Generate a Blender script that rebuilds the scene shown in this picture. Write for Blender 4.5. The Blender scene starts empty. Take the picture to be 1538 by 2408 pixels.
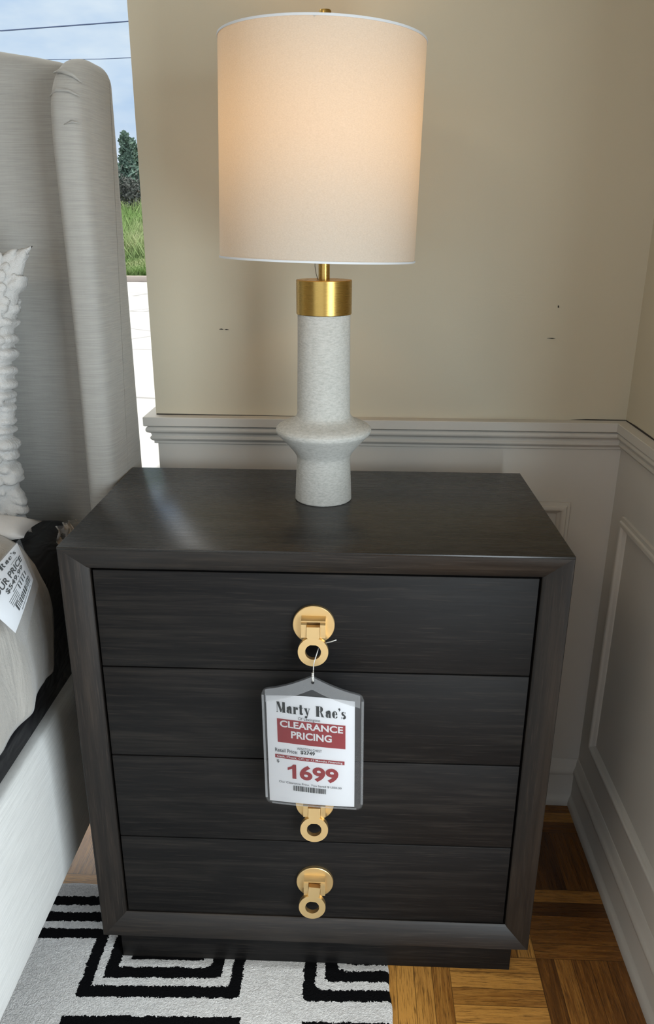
import bpy, bmesh, math, random
import numpy as np
from mathutils import Matrix, Vector
random.seed(7); rng = np.random.default_rng(7)
S = bpy.context.scene
COL = S.collection
PI = math.pi

# ------------------------------------------------------------------ camera
def rot(rx, ry, rz):
    return Matrix.Rotation(rz, 4, 'Z') @ Matrix.Rotation(rx, 4, 'X') @ Matrix.Rotation(ry, 4, 'Z')
cd = bpy.data.cameras.new('camera'); cam = bpy.data.objects.new('camera', cd); COL.objects.link(cam)
cam.matrix_world = Matrix.Translation((0.0577, -1.0436, 1.2831)) @ rot(1.2249, 0.0052, 0.0362)
cd.sensor_fit = 'VERTICAL'; cd.sensor_height = 24.0; cd.lens = 24.0 * 1825.9 / 2408
cd.clip_start = 0.02; cd.clip_end = 500
S.camera = cam

# ------------------------------------------------------------------ exposure
S.view_settings.view_transform = 'Standard'; S.view_settings.look = 'None'
S.view_settings.exposure = 0.0; S.view_settings.gamma = 1.0
S.view_settings.use_curve_mapping = False
S.cycles.use_denoising = True
S.cycles.max_bounces = 10; S.cycles.transparent_max_bounces = 16
S.cycles.sample_clamp_indirect = 6.0
S.cycles.caustics_reflective = False; S.cycles.caustics_refractive = False

# ------------------------------------------------------------------ world: cloudy sky
W = bpy.data.worlds.new('sky'); S.world = W; W.use_nodes = True
nt = W.node_tree; nt.nodes.clear()
def nn(nt, t, **kw):
    n = nt.nodes.new(t)
    for k, v in kw.items(): setattr(n, k, v)
    return n
out = nn(nt, 'ShaderNodeOutputWorld'); bg = nn(nt, 'ShaderNodeBackground')
tc = nn(nt, 'ShaderNodeTexCoord'); sep = nn(nt, 'ShaderNodeSeparateXYZ')
nt.links.new(tc.outputs['Generated'], sep.inputs[0])
mp = nn(nt, 'ShaderNodeMapping'); mp.inputs['Scale'].default_value = (2.2, 2.2, 6.0); mp.inputs['Location'].default_value = (0.3, 0.1, 0.55)
nt.links.new(tc.outputs['Generated'], mp.inputs[0])
nz = nn(nt, 'ShaderNodeTexNoise'); nz.inputs['Scale'].default_value = 1.6; nz.inputs['Detail'].default_value = 6; nz.inputs['Roughness'].default_value = .55
nt.links.new(mp.outputs[0], nz.inputs[0])
cr = nn(nt, 'ShaderNodeValToRGB'); cr.color_ramp.elements[0].position = .36; cr.color_ramp.elements[1].position = .62
cr.color_ramp.elements[0].color = (.35, .55, .85, 1); cr.color_ramp.elements[1].color = (.74, .85, .96, 1)
nt.links.new(nz.outputs[0], cr.inputs[0])
hz = nn(nt, 'ShaderNodeMapRange'); hz.inputs[1].default_value = .13; hz.inputs[2].default_value = .0
nt.links.new(sep.outputs[2], hz.inputs[0])
mx = nn(nt, 'ShaderNodeMixRGB'); mx.inputs[2].default_value = (.86, .92, .98, 1)
nt.links.new(hz.outputs[0], mx.inputs[0]); nt.links.new(cr.outputs[0], mx.inputs[1])
zn = nn(nt, 'ShaderNodeMapRange'); zn.inputs[1].default_value = .30; zn.inputs[2].default_value = .55; zn.inputs[3].default_value = 1.0; zn.inputs[4].default_value = 3.4
nt.links.new(sep.outputs[2], zn.inputs[0])
zw = nn(nt, 'ShaderNodeMapRange'); zw.inputs[1].default_value = .32; zw.inputs[2].default_value = .6
nt.links.new(sep.outputs[2], zw.inputs[0])
mz = nn(nt, 'ShaderNodeMixRGB'); mz.inputs[2].default_value = (1.0, .97, .92, 1)
nt.links.new(zw.outputs[0], mz.inputs[0]); nt.links.new(mx.outputs[0], mz.inputs[1])
nt.links.new(mz.outputs[0], bg.inputs[0]); nt.links.new(zn.outputs[0], bg.inputs[1]); nt.links.new(bg.outputs[0], out.inputs[0])

# ------------------------------------------------------------------ large lights: daylight through the shop front, ceiling panels
def area(name, loc, rx, rz, sx, sy, power, color):
    l = bpy.data.lights.new(name, 'AREA'); l.shape = 'RECTANGLE'; l.size = sx; l.size_y = sy
    l.energy = power; l.color = color
    o = bpy.data.objects.new(name, l); COL.objects.link(o); o.location = loc; o.rotation_euler = (rx, 0, rz)
    return o
FRONT_Y = -3.8
area('shopfront_daylight', (-1.5, FRONT_Y - .12, 1.35), PI/2, 0, 3.4, 2.2, 14, (.86, .94, 1.0))
area('side_window_daylight', (.599 + .16, -1.10, .92), PI/2, PI/2, 1.2, 1.5, 46, (.84, .94, 1.0))
area('ceiling_lamp_light', (-1.2, -1.7, 2.68), 0, 0, .6, .6, 12, (1.0, .86, .68))

# ------------------------------------------------------------------ object helpers
def link(o, parent=None):
    COL.objects.link(o)
    if parent is not None:
        o.parent = parent
    return o
def tag(o, label=None, cat=None, group=None, kind=None):
    if label: o['label'] = label
    if cat: o['category'] = cat
    if group: o['group'] = group
    if kind: o['kind'] = kind
    return o
def thing(name, label, cat, loc=(0, 0, 0), group=None):
    o = bpy.data.objects.new(name, None); o.empty_display_size = .05
    COL.objects.link(o); o.location = loc
    tag(o, label, cat, group)
    return o
def mesh(name, verts, faces, mat, parent=None, smooth=False, mats=None, midx=None):
    me = bpy.data.meshes.new(name); me.from_pydata([tuple(map(float, v)) for v in verts], [], faces)
    o = bpy.data.objects.new(name, me)
    for m in (mats or [mat]): me.materials.append(m)
    if midx is not None: me.polygons.foreach_set('material_index', midx)
    if smooth: me.polygons.foreach_set('use_smooth', [True]*len(me.polygons))
    me.update()
    link(o, parent)
    if parent is not None:
        o.matrix_parent_inverse = Matrix.Translation(parent.location).inverted() if parent.type == 'EMPTY' else Matrix()
    return o
def sub(o, parent):
    o.parent = parent; o.matrix_parent_inverse = Matrix(); return o
def bm_obj(name, bm, mat, parent=None, smooth=False):
    bmesh.ops.recalc_face_normals(bm, faces=bm.faces)
    me = bpy.data.meshes.new(name); bm.to_mesh(me); bm.free()
    me.materials.append(mat)
    if smooth: me.polygons.foreach_set('use_smooth', [True]*len(me.polygons))
    o = bpy.data.objects.new(name, me); link(o, parent)
    if parent is not None:
        o.matrix_parent_inverse = Matrix.Translation(parent.location).inverted() if parent.type == 'EMPTY' else Matrix()
    return o
def auto_smooth(o, ang=35):
    me = o.data
    me.polygons.foreach_set('use_smooth', [True]*len(me.polygons))
    bm = bmesh.new(); bm.from_mesh(me)
    for e in bm.edges:
        if len(e.link_faces) == 2 and e.calc_face_angle(0) > math.radians(ang): e.smooth = False
    bm.to_mesh(me); bm.free()
    return o
def box_bm(bm, x0, x1, y0, y1, z0, z1, bev=0, seg=2):
    r = bmesh.ops.create_cube(bm, size=1.0)
    vs = r['verts']
    for v in vs:
        v.co = Vector(((x0+x1)/2 + v.co.x*(x1-x0), (y0+y1)/2 + v.co.y*(y1-y0), (z0+z1)/2 + v.co.z*(z1-z0)))
    if bev > 0:
        es = list({e for v in vs for e in v.link_edges})
        bmesh.ops.bevel(bm, geom=es, offset=bev, segments=seg, affect='EDGES', profile=.5)
    return bm
def box(name, x0, x1, y0, y1, z0, z1, mat, parent=None, bev=0, seg=2):
    bm = bmesh.new(); box_bm(bm, x0, x1, y0, y1, z0, z1, bev, seg)
    o = bm_obj(name, bm, mat, parent)
    if bev: auto_smooth(o, 50)
    return o
def lathe(name, prof, c, mat, parent=None, n=72, ang=40, capb=True, capt=True):
    vs, fs = [], []
    for (r, z) in prof:
        for k in range(n):
            a = 2*PI*k/n; vs.append((c[0]+r*math.cos(a), c[1]+r*math.sin(a), c[2]+z))
    for i in range(len(prof)-1):
        for k in range(n):
            k2 = (k+1) % n
            fs.append((i*n+k, i*n+k2, (i+1)*n+k2, (i+1)*n+k))
    if capb: fs.append(tuple(reversed(range(n))))
    if capt: fs.append(tuple((len(prof)-1)*n+k for k in range(n)))
    o = mesh(name, vs, fs, mat, parent); auto_smooth(o, ang); return o
def tube(name, pts, r, mat, parent=None, n=8, closed=False):
    pts = [Vector(p) for p in pts]; vs, fs = [], []
    m = len(pts)
    rad = r if isinstance(r, (list, tuple)) else [r]*m
    for i, p in enumerate(pts):
        a = pts[(i-1) % m] if (closed or i > 0) else p
        b = pts[(i+1) % m] if (closed or i < m-1) else p
        t = (b-a).normalized()
        u = t.cross(Vector((0, 0, 1)))
        if u.length < 1e-3: u = t.cross(Vector((0, 1, 0)))
        u.normalize(); w = t.cross(u)
        for k in range(n):
            an = 2*PI*k/n; vs.append(p + (u*math.cos(an) + w*math.sin(an))*rad[i])
    for i in range(m if closed else m-1):
        j = (i+1) % m
        for k in range(n):
            k2 = (k+1) % n; fs.append((i*n+k, j*n+k, j*n+k2, i*n+k2))
    if not closed:
        fs.append(tuple(range(n))); fs.append(tuple((m-1)*n+k for k in reversed(range(n))))
    return mesh(name, vs, fs, mat, parent, smooth=True)
def sweep(name, prof, path, mat, parent=None, cap=True, loop=False):
    """prof: list of (d, z); path: list of functions-like (x, y, nx, ny) stations where the point goes to (x+nx*d, y+ny*d, z)."""
    vs, fs = [], []; n = len(prof)
    for (x, y, nx, ny) in path:
        for (d, z) in prof: vs.append((x+nx*d, y+ny*d, z))
    for i in range(len(path)-1):
        for k in range(n):
            k2 = (k+1) % n
            fs.append((i*n+k, i*n+k2, (i+1)*n+k2, (i+1)*n+k))
    if cap:
        fs.append(tuple(range(n))); fs.append(tuple((len(path)-1)*n+k for k in reversed(range(n))))
    bm = bmesh.new()
    bv = [bm.verts.new(v) for v in vs]
    for f in fs: bm.faces.new([bv[i] for i in f])
    o = bm_obj(name, bm, mat, parent); auto_smooth(o, 32); return o
def grid_solid(name, fn, nu, nv, mat, parent=None, close_u=False, smooth=True):
    vs = [fn(i/(nu if close_u else nu-1), j/(nv-1)) for j in range(nv) for i in range(nu)]
    fs = []
    for j in range(nv-1):
        for i in range(nu if close_u else nu-1):
            i2 = (i+1) % nu
            fs.append((j*nu+i, j*nu+i2, (j+1)*nu+i2, (j+1)*nu+i))
    return mesh(name, vs, fs, mat, parent, smooth=smooth)
def thick(o, t, off=-1):
    m = o.modifiers.new('thickness', 'SOLIDIFY'); m.thickness = t; m.offset = off; return o

# ------------------------------------------------------------------ materials
MATS = {}
def mat(name, color=(.5, .5, .5), rough=.6, metal=0.0, spec=.5):
    m = bpy.data.materials.new(name); m.use_nodes = True
    b = m.node_tree.nodes['Principled BSDF']
    b.inputs['Base Color'].default_value = (*color, 1); b.inputs['Roughness'].default_value = rough
    b.inputs['Metallic'].default_value = metal; b.inputs['Specular IOR Level'].default_value = spec
    MATS[name] = m
    return m
class N:
    """small expression helper over a material's node tree"""
    def __init__(s, m): s.m = m; s.t = m.node_tree; s.b = s.t.nodes['Principled BSDF']
    def new(s, t, **kw): return nn(s.t, t, **kw)
    def l(s, a, b): s.t.links.new(a, b)
    def obj(s):
        return s.new('ShaderNodeTexCoord').outputs['Object']
    def mapv(s, v, scale=(1, 1, 1), loc=(0, 0, 0), rotv=(0, 0, 0)):
        n = s.new('ShaderNodeMapping'); n.inputs['Scale'].default_value = scale; n.inputs['Location'].default_value = loc; n.inputs['Rotation'].default_value = rotv
        s.l(v, n.inputs[0]); return n.outputs[0]
    def noise(s, v, scale, detail=4, rough=.55, dist=0):
        n = s.new('ShaderNodeTexNoise'); n.inputs['Scale'].default_value = scale; n.inputs['Detail'].default_value = detail
        n.inputs['Roughness'].default_value = rough; n.inputs['Distortion'].default_value = dist
        s.l(v, n.inputs['Vector']); return n.outputs['Fac']
    def vor(s, v, scale, feat='F1'):
        n = s.new('ShaderNodeTexVoronoi', feature=feat); n.inputs['Scale'].default_value = scale
        s.l(v, n.inputs['Vector']); return n.outputs['Distance']
    def white(s, v):
        n = s.new('ShaderNodeTexWhiteNoise', noise_dimensions='3D'); s.l(v, n.inputs['Vector']); return n.outputs['Value']
    def ramp(s, f, stops):
        n = s.new('ShaderNodeValToRGB'); e = n.color_ramp.elements
        while len(e) < len(stops): e.new(.5)
        for i, (p, c) in enumerate(stops):
            e[i].position = p; e[i].color = (*c, 1) if len(c) == 3 else c
        s.l(f, n.inputs[0]); return n.outputs[0]
    def math(s, op, a, b=None, c=None):
        n = s.new('ShaderNodeMath', operation=op)
        for i, x in enumerate((a, b, c)):
            if x is None: continue
            if isinstance(x, (int, float)): n.inputs[i].default_value = x
            else: s.l(x, n.inputs[i])
        return n.outputs[0]
    def mix(s, f, a, b, blend='MIX'):
        n = s.new('ShaderNodeMixRGB', blend_type=blend)
        for i, x in enumerate((f, a, b)):
            if isinstance(x, (int, float)): n.inputs[i].default_value = x
            elif isinstance(x, tuple): n.inputs[i].default_value = (*x, 1)
            else: s.l(x, n.inputs[i])
        return n.outputs[0]
    def sep(s, v):
        n = s.new('ShaderNodeSeparateXYZ'); s.l(v, n.inputs[0]); return n.outputs
    def comb(s, x, y, z=0.0):
        n = s.new('ShaderNodeCombineXYZ')
        for i, a in enumerate((x, y, z)):
            if isinstance(a, (int, float)): n.inputs[i].default_value = a
            else: s.l(a, n.inputs[i])
        return n.outputs[0]
    def bump(s, h, strength=.3, dist=.001):
        n = s.new('ShaderNodeBump'); n.inputs['Strength'].default_value = strength; n.inputs['Distance'].default_value = dist
        s.l(h, n.inputs['Height']); s.l(n.outputs[0], s.b.inputs['Normal'])
    def color(s, c): s.l(c, s.b.inputs['Base Color'])
    def rough(s, r): s.l(r, s.b.inputs['Roughness'])

# painted walls
def paint(name, c, patch=.0):
    m = mat(name, c, .62, spec=.35); n = N(m); v = n.obj()
    a = n.noise(v, 9, 3); fine = n.noise(v, 420, 2)
    n.color(n.mix(n.math('MULTIPLY', a, .5), c, tuple(x*.93 for x in c)))
    patchy = n.noise(n.mapv(v, (14, 14, 55)), 1.0, 5, .6, 1.2)
    mask = n.ramp(n.noise(v, 5.5, 1), [(.52, (0, 0, 0)), (.68, (1, 1, 1))])
    h = n.math('ADD', n.math('MULTIPLY', fine, .12), n.math('MULTIPLY', n.math('MULTIPLY', patchy, mask), patch))
    n.bump(h, .35, .002)
    return m
M_wall = paint('wall_paint', (.56, .505, .385), 1.0)
M_trim = paint('trim_paint', (.56, .535, .485), .1)
M_ceil = paint('ceiling_paint', (.78, .76, .72))
M_mark = mat('wall_mark', (.03, .025, .02), .8)

# dark stained timber; long = grain axis
def darkwood(name, axis, stops, rough0=.20, spec=.5):
    m = mat(name, (.03, .027, .025), .36, spec=spec); n = N(m); v = n.obj()
    sc = {'x': (3.2, 75, 75), 'z': (75, 75, 3.2)}[axis]
    g = n.noise(n.mapv(v, sc), 1.0, 7, .66, .35)
    sc2 = {'x': (14, 420, 420), 'z': (420, 420, 14)}[axis]
    f = n.noise(n.mapv(v, sc2), 1.0, 3, .6)
    sc3 = {'x': (2.0, 9, 9), 'z': (9, 9, 2.0)}[axis]
    big = n.noise(n.mapv(v, sc3), 1.0, 3, .6, .8)
    t_ = n.math('ADD', n.math('MULTIPLY', g, .62), n.math('MULTIPLY', big, .38))
    c = n.ramp(t_, [(.36, stops[0]), (.50, stops[1]), (.64, stops[2])])
    c = n.mix(n.ramp(f, [(.56, (0, 0, 0)), (.72, (.65, .65, .65))]), c, stops[3])
    c = n.mix(n.ramp(f, [(.28, (.6, .6, .6)), (.40, (0, 0, 0))]), c, (.004, .004, .004))
    n.color(c)
    n.rough(n.math('ADD', n.math('MULTIPLY', f, .22), rough0))
    n.bump(n.math('ADD', n.math('MULTIPLY', f, .6), n.math('MULTIPLY', g, .4)), .30, .0006)
    return m
D_STOPS = [(.0032, .0031, .0034), (.0064, .0058, .0057), (.0185, .0160, .0140), (.026, .0215, .018)]
T_STOPS = [(.0068, .0064, .0062), (.0145, .0128, .0112), (.026, .0222, .0185), (.034, .029, .024)]
F_STOPS = [(.0052, .0044, .0040), (.0115, .0090, .0074), (.025, .0185, .0138), (.036, .027, .0205)]
M_woodx = darkwood('dark_wood_drawer', 'x', D_STOPS, .46, .22); M_top = darkwood('dark_wood_top', 'x', T_STOPS, .16)
M_framex = darkwood('brown_wood_horizontal', 'x', F_STOPS, .30, .45); M_framez = darkwood('brown_wood_vertical', 'z', F_STOPS, .38, .3); M_woodz = M_framez
M_inside = mat('drawer_gap_dark', (.006, .006, .006), .9)

# brushed brass
def brass(name, c, r):
    m = mat(name, c, r, 1.0); n = N(m); v = n.obj()
    f = n.noise(n.mapv(v, (60, 60, 1500)), 1.0, 2)
    n.rough(n.math('ADD', n.math('MULTIPLY', f, .16), r-.06)); n.bump(f, .08, .0003)
    return m
M_brass = brass('brushed_brass', (.50, .325, .095), .27)
M_pull = brass('satin_brass', (.82, .60, .30), .42)

# ceramic lamp body, speckled
M_cer = mat('speckled_ceramic', (.6, .6, .56), .75, spec=.3); n = N(M_cer); v = n.obj()
sp = n.noise(v, 330, 3, .7); st = n.noise(n.mapv(v, (150, 150, 420)), 1.0, 5, .7); bl = n.noise(v, 18, 3)
c = n.ramp(st, [(.3, (.38, .38, .355)), (.6, (.56, .555, .525))])
c = n.mix(n.ramp(sp, [(.30, (.8, .8, .8)), (.38, (0, 0, 0))]), c, (.40, .38, .33))
c = n.mix(n.math('MULTIPLY', bl, .3), c, (.46, .47, .42)); n.color(c)
n.bump(n.math('ADD', st, n.math('MULTIPLY', sp, .6)), .5, .001)

# lamp shade linen: diffuse + translucent
M_shade = bpy.data.materials.new('shade_linen'); M_shade.use_nodes = True; t = M_shade.node_tree; t.nodes.clear()
o_ = nn(t, 'ShaderNodeOutputMaterial'); d_ = nn(t, 'ShaderNodeBsdfDiffuse'); tr_ = nn(t, 'ShaderNodeBsdfTranslucent'); mx_ = nn(t, 'ShaderNodeMixShader')
tcx = nn(t, 'ShaderNodeTexCoord'); mpx = nn(t, 'ShaderNodeMapping'); mpx.inputs['Scale'].default_value = (420, 420, 900)
nzx = nn(t, 'ShaderNodeTexNoise'); nzx.inputs['Scale'].default_value = 1.0; nzx.inputs['Detail'].default_value = 3
rpx = nn(t, 'ShaderNodeValToRGB'); rpx.color_ramp.elements[0].position = .3; rpx.color_ramp.elements[0].color = (.63, .595, .53, 1); rpx.color_ramp.elements[1].position = .7; rpx.color_ramp.elements[1].color = (.70, .665, .60, 1)
t.links.new(tcx.outputs['Object'], mpx.inputs[0]); t.links.new(mpx.outputs[0], nzx.inputs['Vector']); t.links.new(nzx.outputs['Fac'], rpx.inputs[0])
t.links.new(rpx.outputs[0], d_.inputs[0]); t.links.new(rpx.outputs[0], tr_.inputs[0])
mx_.inputs[0].default_value = .42
t.links.new(d_.outputs[0], mx_.inputs[1]); t.links.new(tr_.outputs[0], mx_.inputs[2]); t.links.new(mx_.outputs[0], o_.inputs[0])
M_shadetrim = mat('shade_trim', (.62, .64, .66), .8)
M_bulb = mat('lit_bulb', (1, .9, .75)); b = M_bulb.node_tree.nodes['Principled BSDF']
b.inputs['Emission Color'].default_value = (1.0, .48, .09, 1); b.inputs['Emission Strength'].default_value = 21
M_wire = mat('lamp_wire', (.10, .08, .05), .5)

# linen upholstery with long horizontal slubs
def linen(name, c0, c1, slub=(4, 4, 420), bump=.5):
    m = mat(name, c0, .9, spec=.2); n = N(m); v = n.obj()
    a = n.noise(n.mapv(v, (slub[0]*4, slub[1]*4, slub[2]*1.3)), 1.0, 4, .65)
    w = n.noise(n.mapv(v, (900, 900, 900)), 1.0, 1)
    b2 = n.noise(n.mapv(v, (260, 260, 12)), 1.0, 2)
    f = n.math('ADD', n.math('MULTIPLY', a, .92), n.math('MULTIPLY', b2, .08))
    n.color(n.ramp(f, [(.30, c0), (.70, c1)]))
    n.bump(n.math('ADD', f, n.math('MULTIPLY', w, .4)), bump, .0012)
    n.b.inputs['Sheen Weight'].default_value = .15
    return m
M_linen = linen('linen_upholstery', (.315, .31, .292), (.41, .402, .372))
M_rail_lit = linen('linen_upholstery_lit_rail', (.54, .545, .53), (.70, .705, .685))  # same linen, paler: the daylight on the rail is put into the colour
M_duvet = mat('cream_bedding', (.62, .58, .52), .95, spec=.15); n = N(M_duvet); v = n.obj()
f = n.noise(v, 260, 3, .7); g = n.noise(v, 14, 3)
n.color(n.mix(g, (.30, .285, .26), (.42, .40, .365))); n.bump(n.math('ADD', n.math('MULTIPLY', f, .5), n.math('MULTIPLY', n.noise(n.mapv(v, (9, 22, 5)), 1.0, 3, .55, .6), 4.0)), .6, .004); n.b.inputs['Sheen Weight'].default_value = .3
M_white = mat('white_cotton', (.58, .575, .565), .9, spec=.15); n = N(M_white); n.bump(n.noise(n.obj(), 60, 3), .4, .003)
M_knit = mat('chunky_knit', (.56, .555, .54), .95, spec=.1); n = N(M_knit); v = n.obj(); n.bump(n.noise(v, 150, 4, .7), .9, .004)
M_black = mat('black_satin_cover', (.004, .004, .006), .36, spec=.32); n = N(M_black); v = n.obj()
n.bump(n.noise(n.mapv(v, (22, 9, 26)), 1.0, 2, .5, 1.0), .8, .010)

# clear plastic
def plastic(name, fac, tint, rough):
    m = bpy.data.materials.new(name); m.use_nodes = True; t = m.node_tree
    p = t.nodes['Principled BSDF']; o = t.nodes['Material Output']
    p.inputs['Base Color'].default_value = (*tint, 1); p.inputs['Roughness'].default_value = rough
    tr = nn(t, 'ShaderNodeBsdfTransparent'); mx = nn(t, 'ShaderNodeMixShader'); fr = nn(t, 'ShaderNodeFresnel'); fr.inputs[0].default_value = 1.45
    ad = nn(t, 'ShaderNodeMath', operation='ADD'); ad.inputs[1].default_value = fac; ad.use_clamp = True
    t.links.new(fr.outputs[0], ad.inputs[0]); t.links.new(ad.outputs[0], mx.inputs[0])
    t.links.new(tr.outputs[0], mx.inputs[1]); t.links.new(p.outputs[0], mx.inputs[2]); t.links.new(mx.outputs[0], o.inputs[0])
    tc = nn(t, 'ShaderNodeTexCoord'); nz = nn(t, 'ShaderNodeTexNoise'); nz.inputs['Scale'].default_value = 26; nz.inputs['Detail'].default_value = 2
    bp = nn(t, 'ShaderNodeBump'); bp.inputs['Strength'].default_value = .25; bp.inputs['Distance'].default_value = .004
    t.links.new(tc.outputs['Object'], nz.inputs['Vector']); t.links.new(nz.outputs['Fac'], bp.inputs['Height']); t.links.new(bp.outputs[0], p.inputs['Normal'])
    return m
M_sleeve = plastic('vinyl_sleeve', .10, (.34, .35, .36), .22)
M_sleeve_edge = plastic('vinyl_sleeve_seam', .30, (.36, .37, .38), .25)
M_front = plastic('vinyl_sleeve_front', .015, (.5, .5, .5), .12)
M_wrap = plastic('plastic_wrap', .10, (.6, .6, .6), .12)
M_cord = mat('clear_cord', (.62, .61, .58), .3)
M_glass = bpy.data.materials.new('window_glass'); M_glass.use_nodes = True; t = M_glass.node_tree; t.nodes.clear()
o_ = nn(t, 'ShaderNodeOutputMaterial'); g_ = nn(t, 'ShaderNodeBsdfGlossy'); g_.inputs['Roughness'].default_value = .0
tr_ = nn(t, 'ShaderNodeBsdfTransparent'); tr_.inputs[0].default_value = (.95, .97, .97, 1); mx_ = nn(t, 'ShaderNodeMixShader'); fr = nn(t, 'ShaderNodeFresnel'); fr.inputs[0].default_value = 1.25
t.links.new(fr.outputs[0], mx_.inputs[0]); t.links.new(tr_.outputs[0], mx_.inputs[1]); t.links.new(g_.outputs[0], mx_.inputs[2]); t.links.new(mx_.outputs[0], o_.inputs[0])
M_frame = mat('window_frame_metal', (.30, .30, .30), .4, .6)

# paper and inks
M_paper = mat('paper', (.91, .915, .93), .7, spec=.3)
M_red = mat('ink_red', (.36, .028, .035), .6)
M_ink = mat('ink_black', (.02, .025, .025), .6)
M_grey = mat('ink_grey', (.10, .10, .11), .6)
M_wink = mat('ink_white', (.86, .86, .86), .6)

# parquet floor: square blocks of strips, alternating direction
M_floor = mat('parquet_oak', (.2, .1, .04), .22, spec=.5); n = N(M_floor); v = n.obj()
BS = .165
p = n.mapv(v, (1/BS, 1/BS, 1), (-.25/BS, -.06/BS + 0, 0)); x, y, z = n.sep(p)
ix = n.math('FLOOR', x); iy = n.math('FLOOR', y)
par = n.math('MODULO', n.math('ADD', n.math('ADD', ix, iy), 200.0), 2.0)       # 1 or 0
fx = n.math('FRACT', x); fy = n.math('FRACT', y)
def sel(a, b_):  # par==1 -> a else b
    return n.math('ADD', n.math('MULTIPLY', par, a), n.math('MULTIPLY', n.math('SUBTRACT', 1.0, par), b_))
across = sel(fy, fx); along = sel(x, y)
NS = 5.0
si = n.math('FLOOR', n.math('MULTIPLY', across, NS)); sf = n.math('FRACT', n.math('MULTIPLY', across, NS))
seed = n.comb(n.math('ADD', ix, n.math('MULTIPLY', si, .137)), n.math('ADD', iy, n.math('MULTIPLY', par, 13.0)), si)
rnd = n.white(seed); blk = n.white(n.comb(ix, iy, 3.0))
gv = n.comb(n.math('MULTIPLY', along, .7), n.math('ADD', n.math('MULTIPLY', across, 14.0), n.math('MULTIPLY', rnd, 40.0)), n.math('MULTIPLY', rnd, 9.0))
gr = n.noise(gv, 1.6, 5, .65, .6); pore = n.noise(n.comb(n.math('MULTIPLY', along, 5.0), n.math('MULTIPLY', across, 75.0), rnd), 1.0, 4, .65)
tone = n.math('ADD', n.math('ADD', n.math('MULTIPLY', rnd, .30), n.math('MULTIPLY', blk, .36)), n.math('MULTIPLY', gr, .55))
c = n.ramp(tone, [(.24, (.040, .014, .004)), (.50, (.225, .088, .017)), (.80, (.56, .27, .060))])
c = n.mix(n.ramp(pore, [(.50, (0, 0, 0)), (.68, (.80, .80, .80))]), c, (.050, .018, .005))
edge = n.math('MINIMUM', n.math('MINIMUM', sf, n.math('SUBTRACT', 1.0, sf)), n.math('MULTIPLY', n.math('MINIMUM', n.math('FRACT', along), n.math('SUBTRACT', 1.0, n.math('FRACT', along))), 5.0))
c = n.mix(n.ramp(edge, [(.0, (.8, .8, .8)), (.035, (0, 0, 0))]), c, (.015, .006, .003)); n.color(c)
n.rough(n.math('ADD', n.math('MULTIPLY', pore, .18), .20)); n.bump(n.math('ADD', pore, n.math('MULTIPLY', gr, .5)), .25, .0006)

# tufted rug: nested square bands, black on ivory
M_rug = mat('tufted_wool', (.6, .6, .58), .95, spec=.05); n = N(M_rug); v = n.obj()
x0, y0, _ = n.sep(v)
wv = n.noise(n.mapv(v, (38, 38, 0)), 1.0, 3, .6); wv2 = n.noise(n.mapv(v, (38, 38, 0), (9, 4, 2)), 1.0, 3, .6)
fz = n.noise(n.mapv(v, (420, 420, 0)), 1.0, 2)
x = n.math('ADD', x0, n.math('MULTIPLY', n.math('SUBTRACT', wv, .5), .009)); y = n.math('ADD', y0, n.math('MULTIPLY', n.math('SUBTRACT', wv2, .5), .009))
y = n.math('SUBTRACT', y, n.math('MULTIPLY', n.math('ADD', x0, .28), .03))
def mn(*a):
    r = a[0]
    for q in a[1:]: r = n.math('MINIMUM', r, q)
    return r
A = lambda k, s_, c0: n.math('MULTIPLY_ADD', k, float(s_), float(c0))   # s*k + c
dA = n.math('SMOOTH_MIN', mn(A(x, 1, .421), A(y, 1, .053)), A(x, -1, -.129), .018)
dB = mn(A(y, 1, -.068), A(x, -1, -.129))
dC = n.math('SMOOTH_MIN', A(x, 1, .018), A(y, 1, .057), .02)
dD = mn(A(y, -1, -.088), A(x, 1, .432), A(x, -1, -.122))
dE = mn(A(y, -1, -.096), A(x, 1, .014))
d = dA
for q in (dB, dC, dD, dE): d = n.math('MAXIMUM', d, q)
d = n.math('ADD', d, n.math('ADD', n.math('MULTIPLY', n.math('SUBTRACT', fz, .5), .008), n.math('MULTIPLY', n.math('SUBTRACT', n.noise(n.mapv(v, (150, 150, 0)), 1.0, 2), .5), .008)))
ph = n.math('FRACT', n.math('DIVIDE', n.math('ADD', d, .0), .0385))
band = n.math('MULTIPLY', n.math('LESS_THAN', ph, .575), n.math('MULTIPLY', n.math('GREATER_THAN', d, 0.0), n.math('LESS_THAN', d, .100)))
pile = n.noise(v, 260, 3, .7); mott = n.noise(n.mapv(v, (30, 60, 1)), 1.0, 4, .7)
base = n.mix(mott, (.62, .60, .575), (.93, .92, .90)); base = n.mix(n.ramp(pile, [(.42, (.48, .48, .48)), (.58, (0, 0, 0))]), base, (.46, .45, .44))
n.color(n.mix(band, base, (.0045, .0045, .005)))
n.bump(n.math('ADD', n.math('ADD', n.math('MULTIPLY', pile, .6), n.math('MULTIPLY', mott, .5)), n.math('MULTIPLY', fz, .4)), .9, .004)

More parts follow.
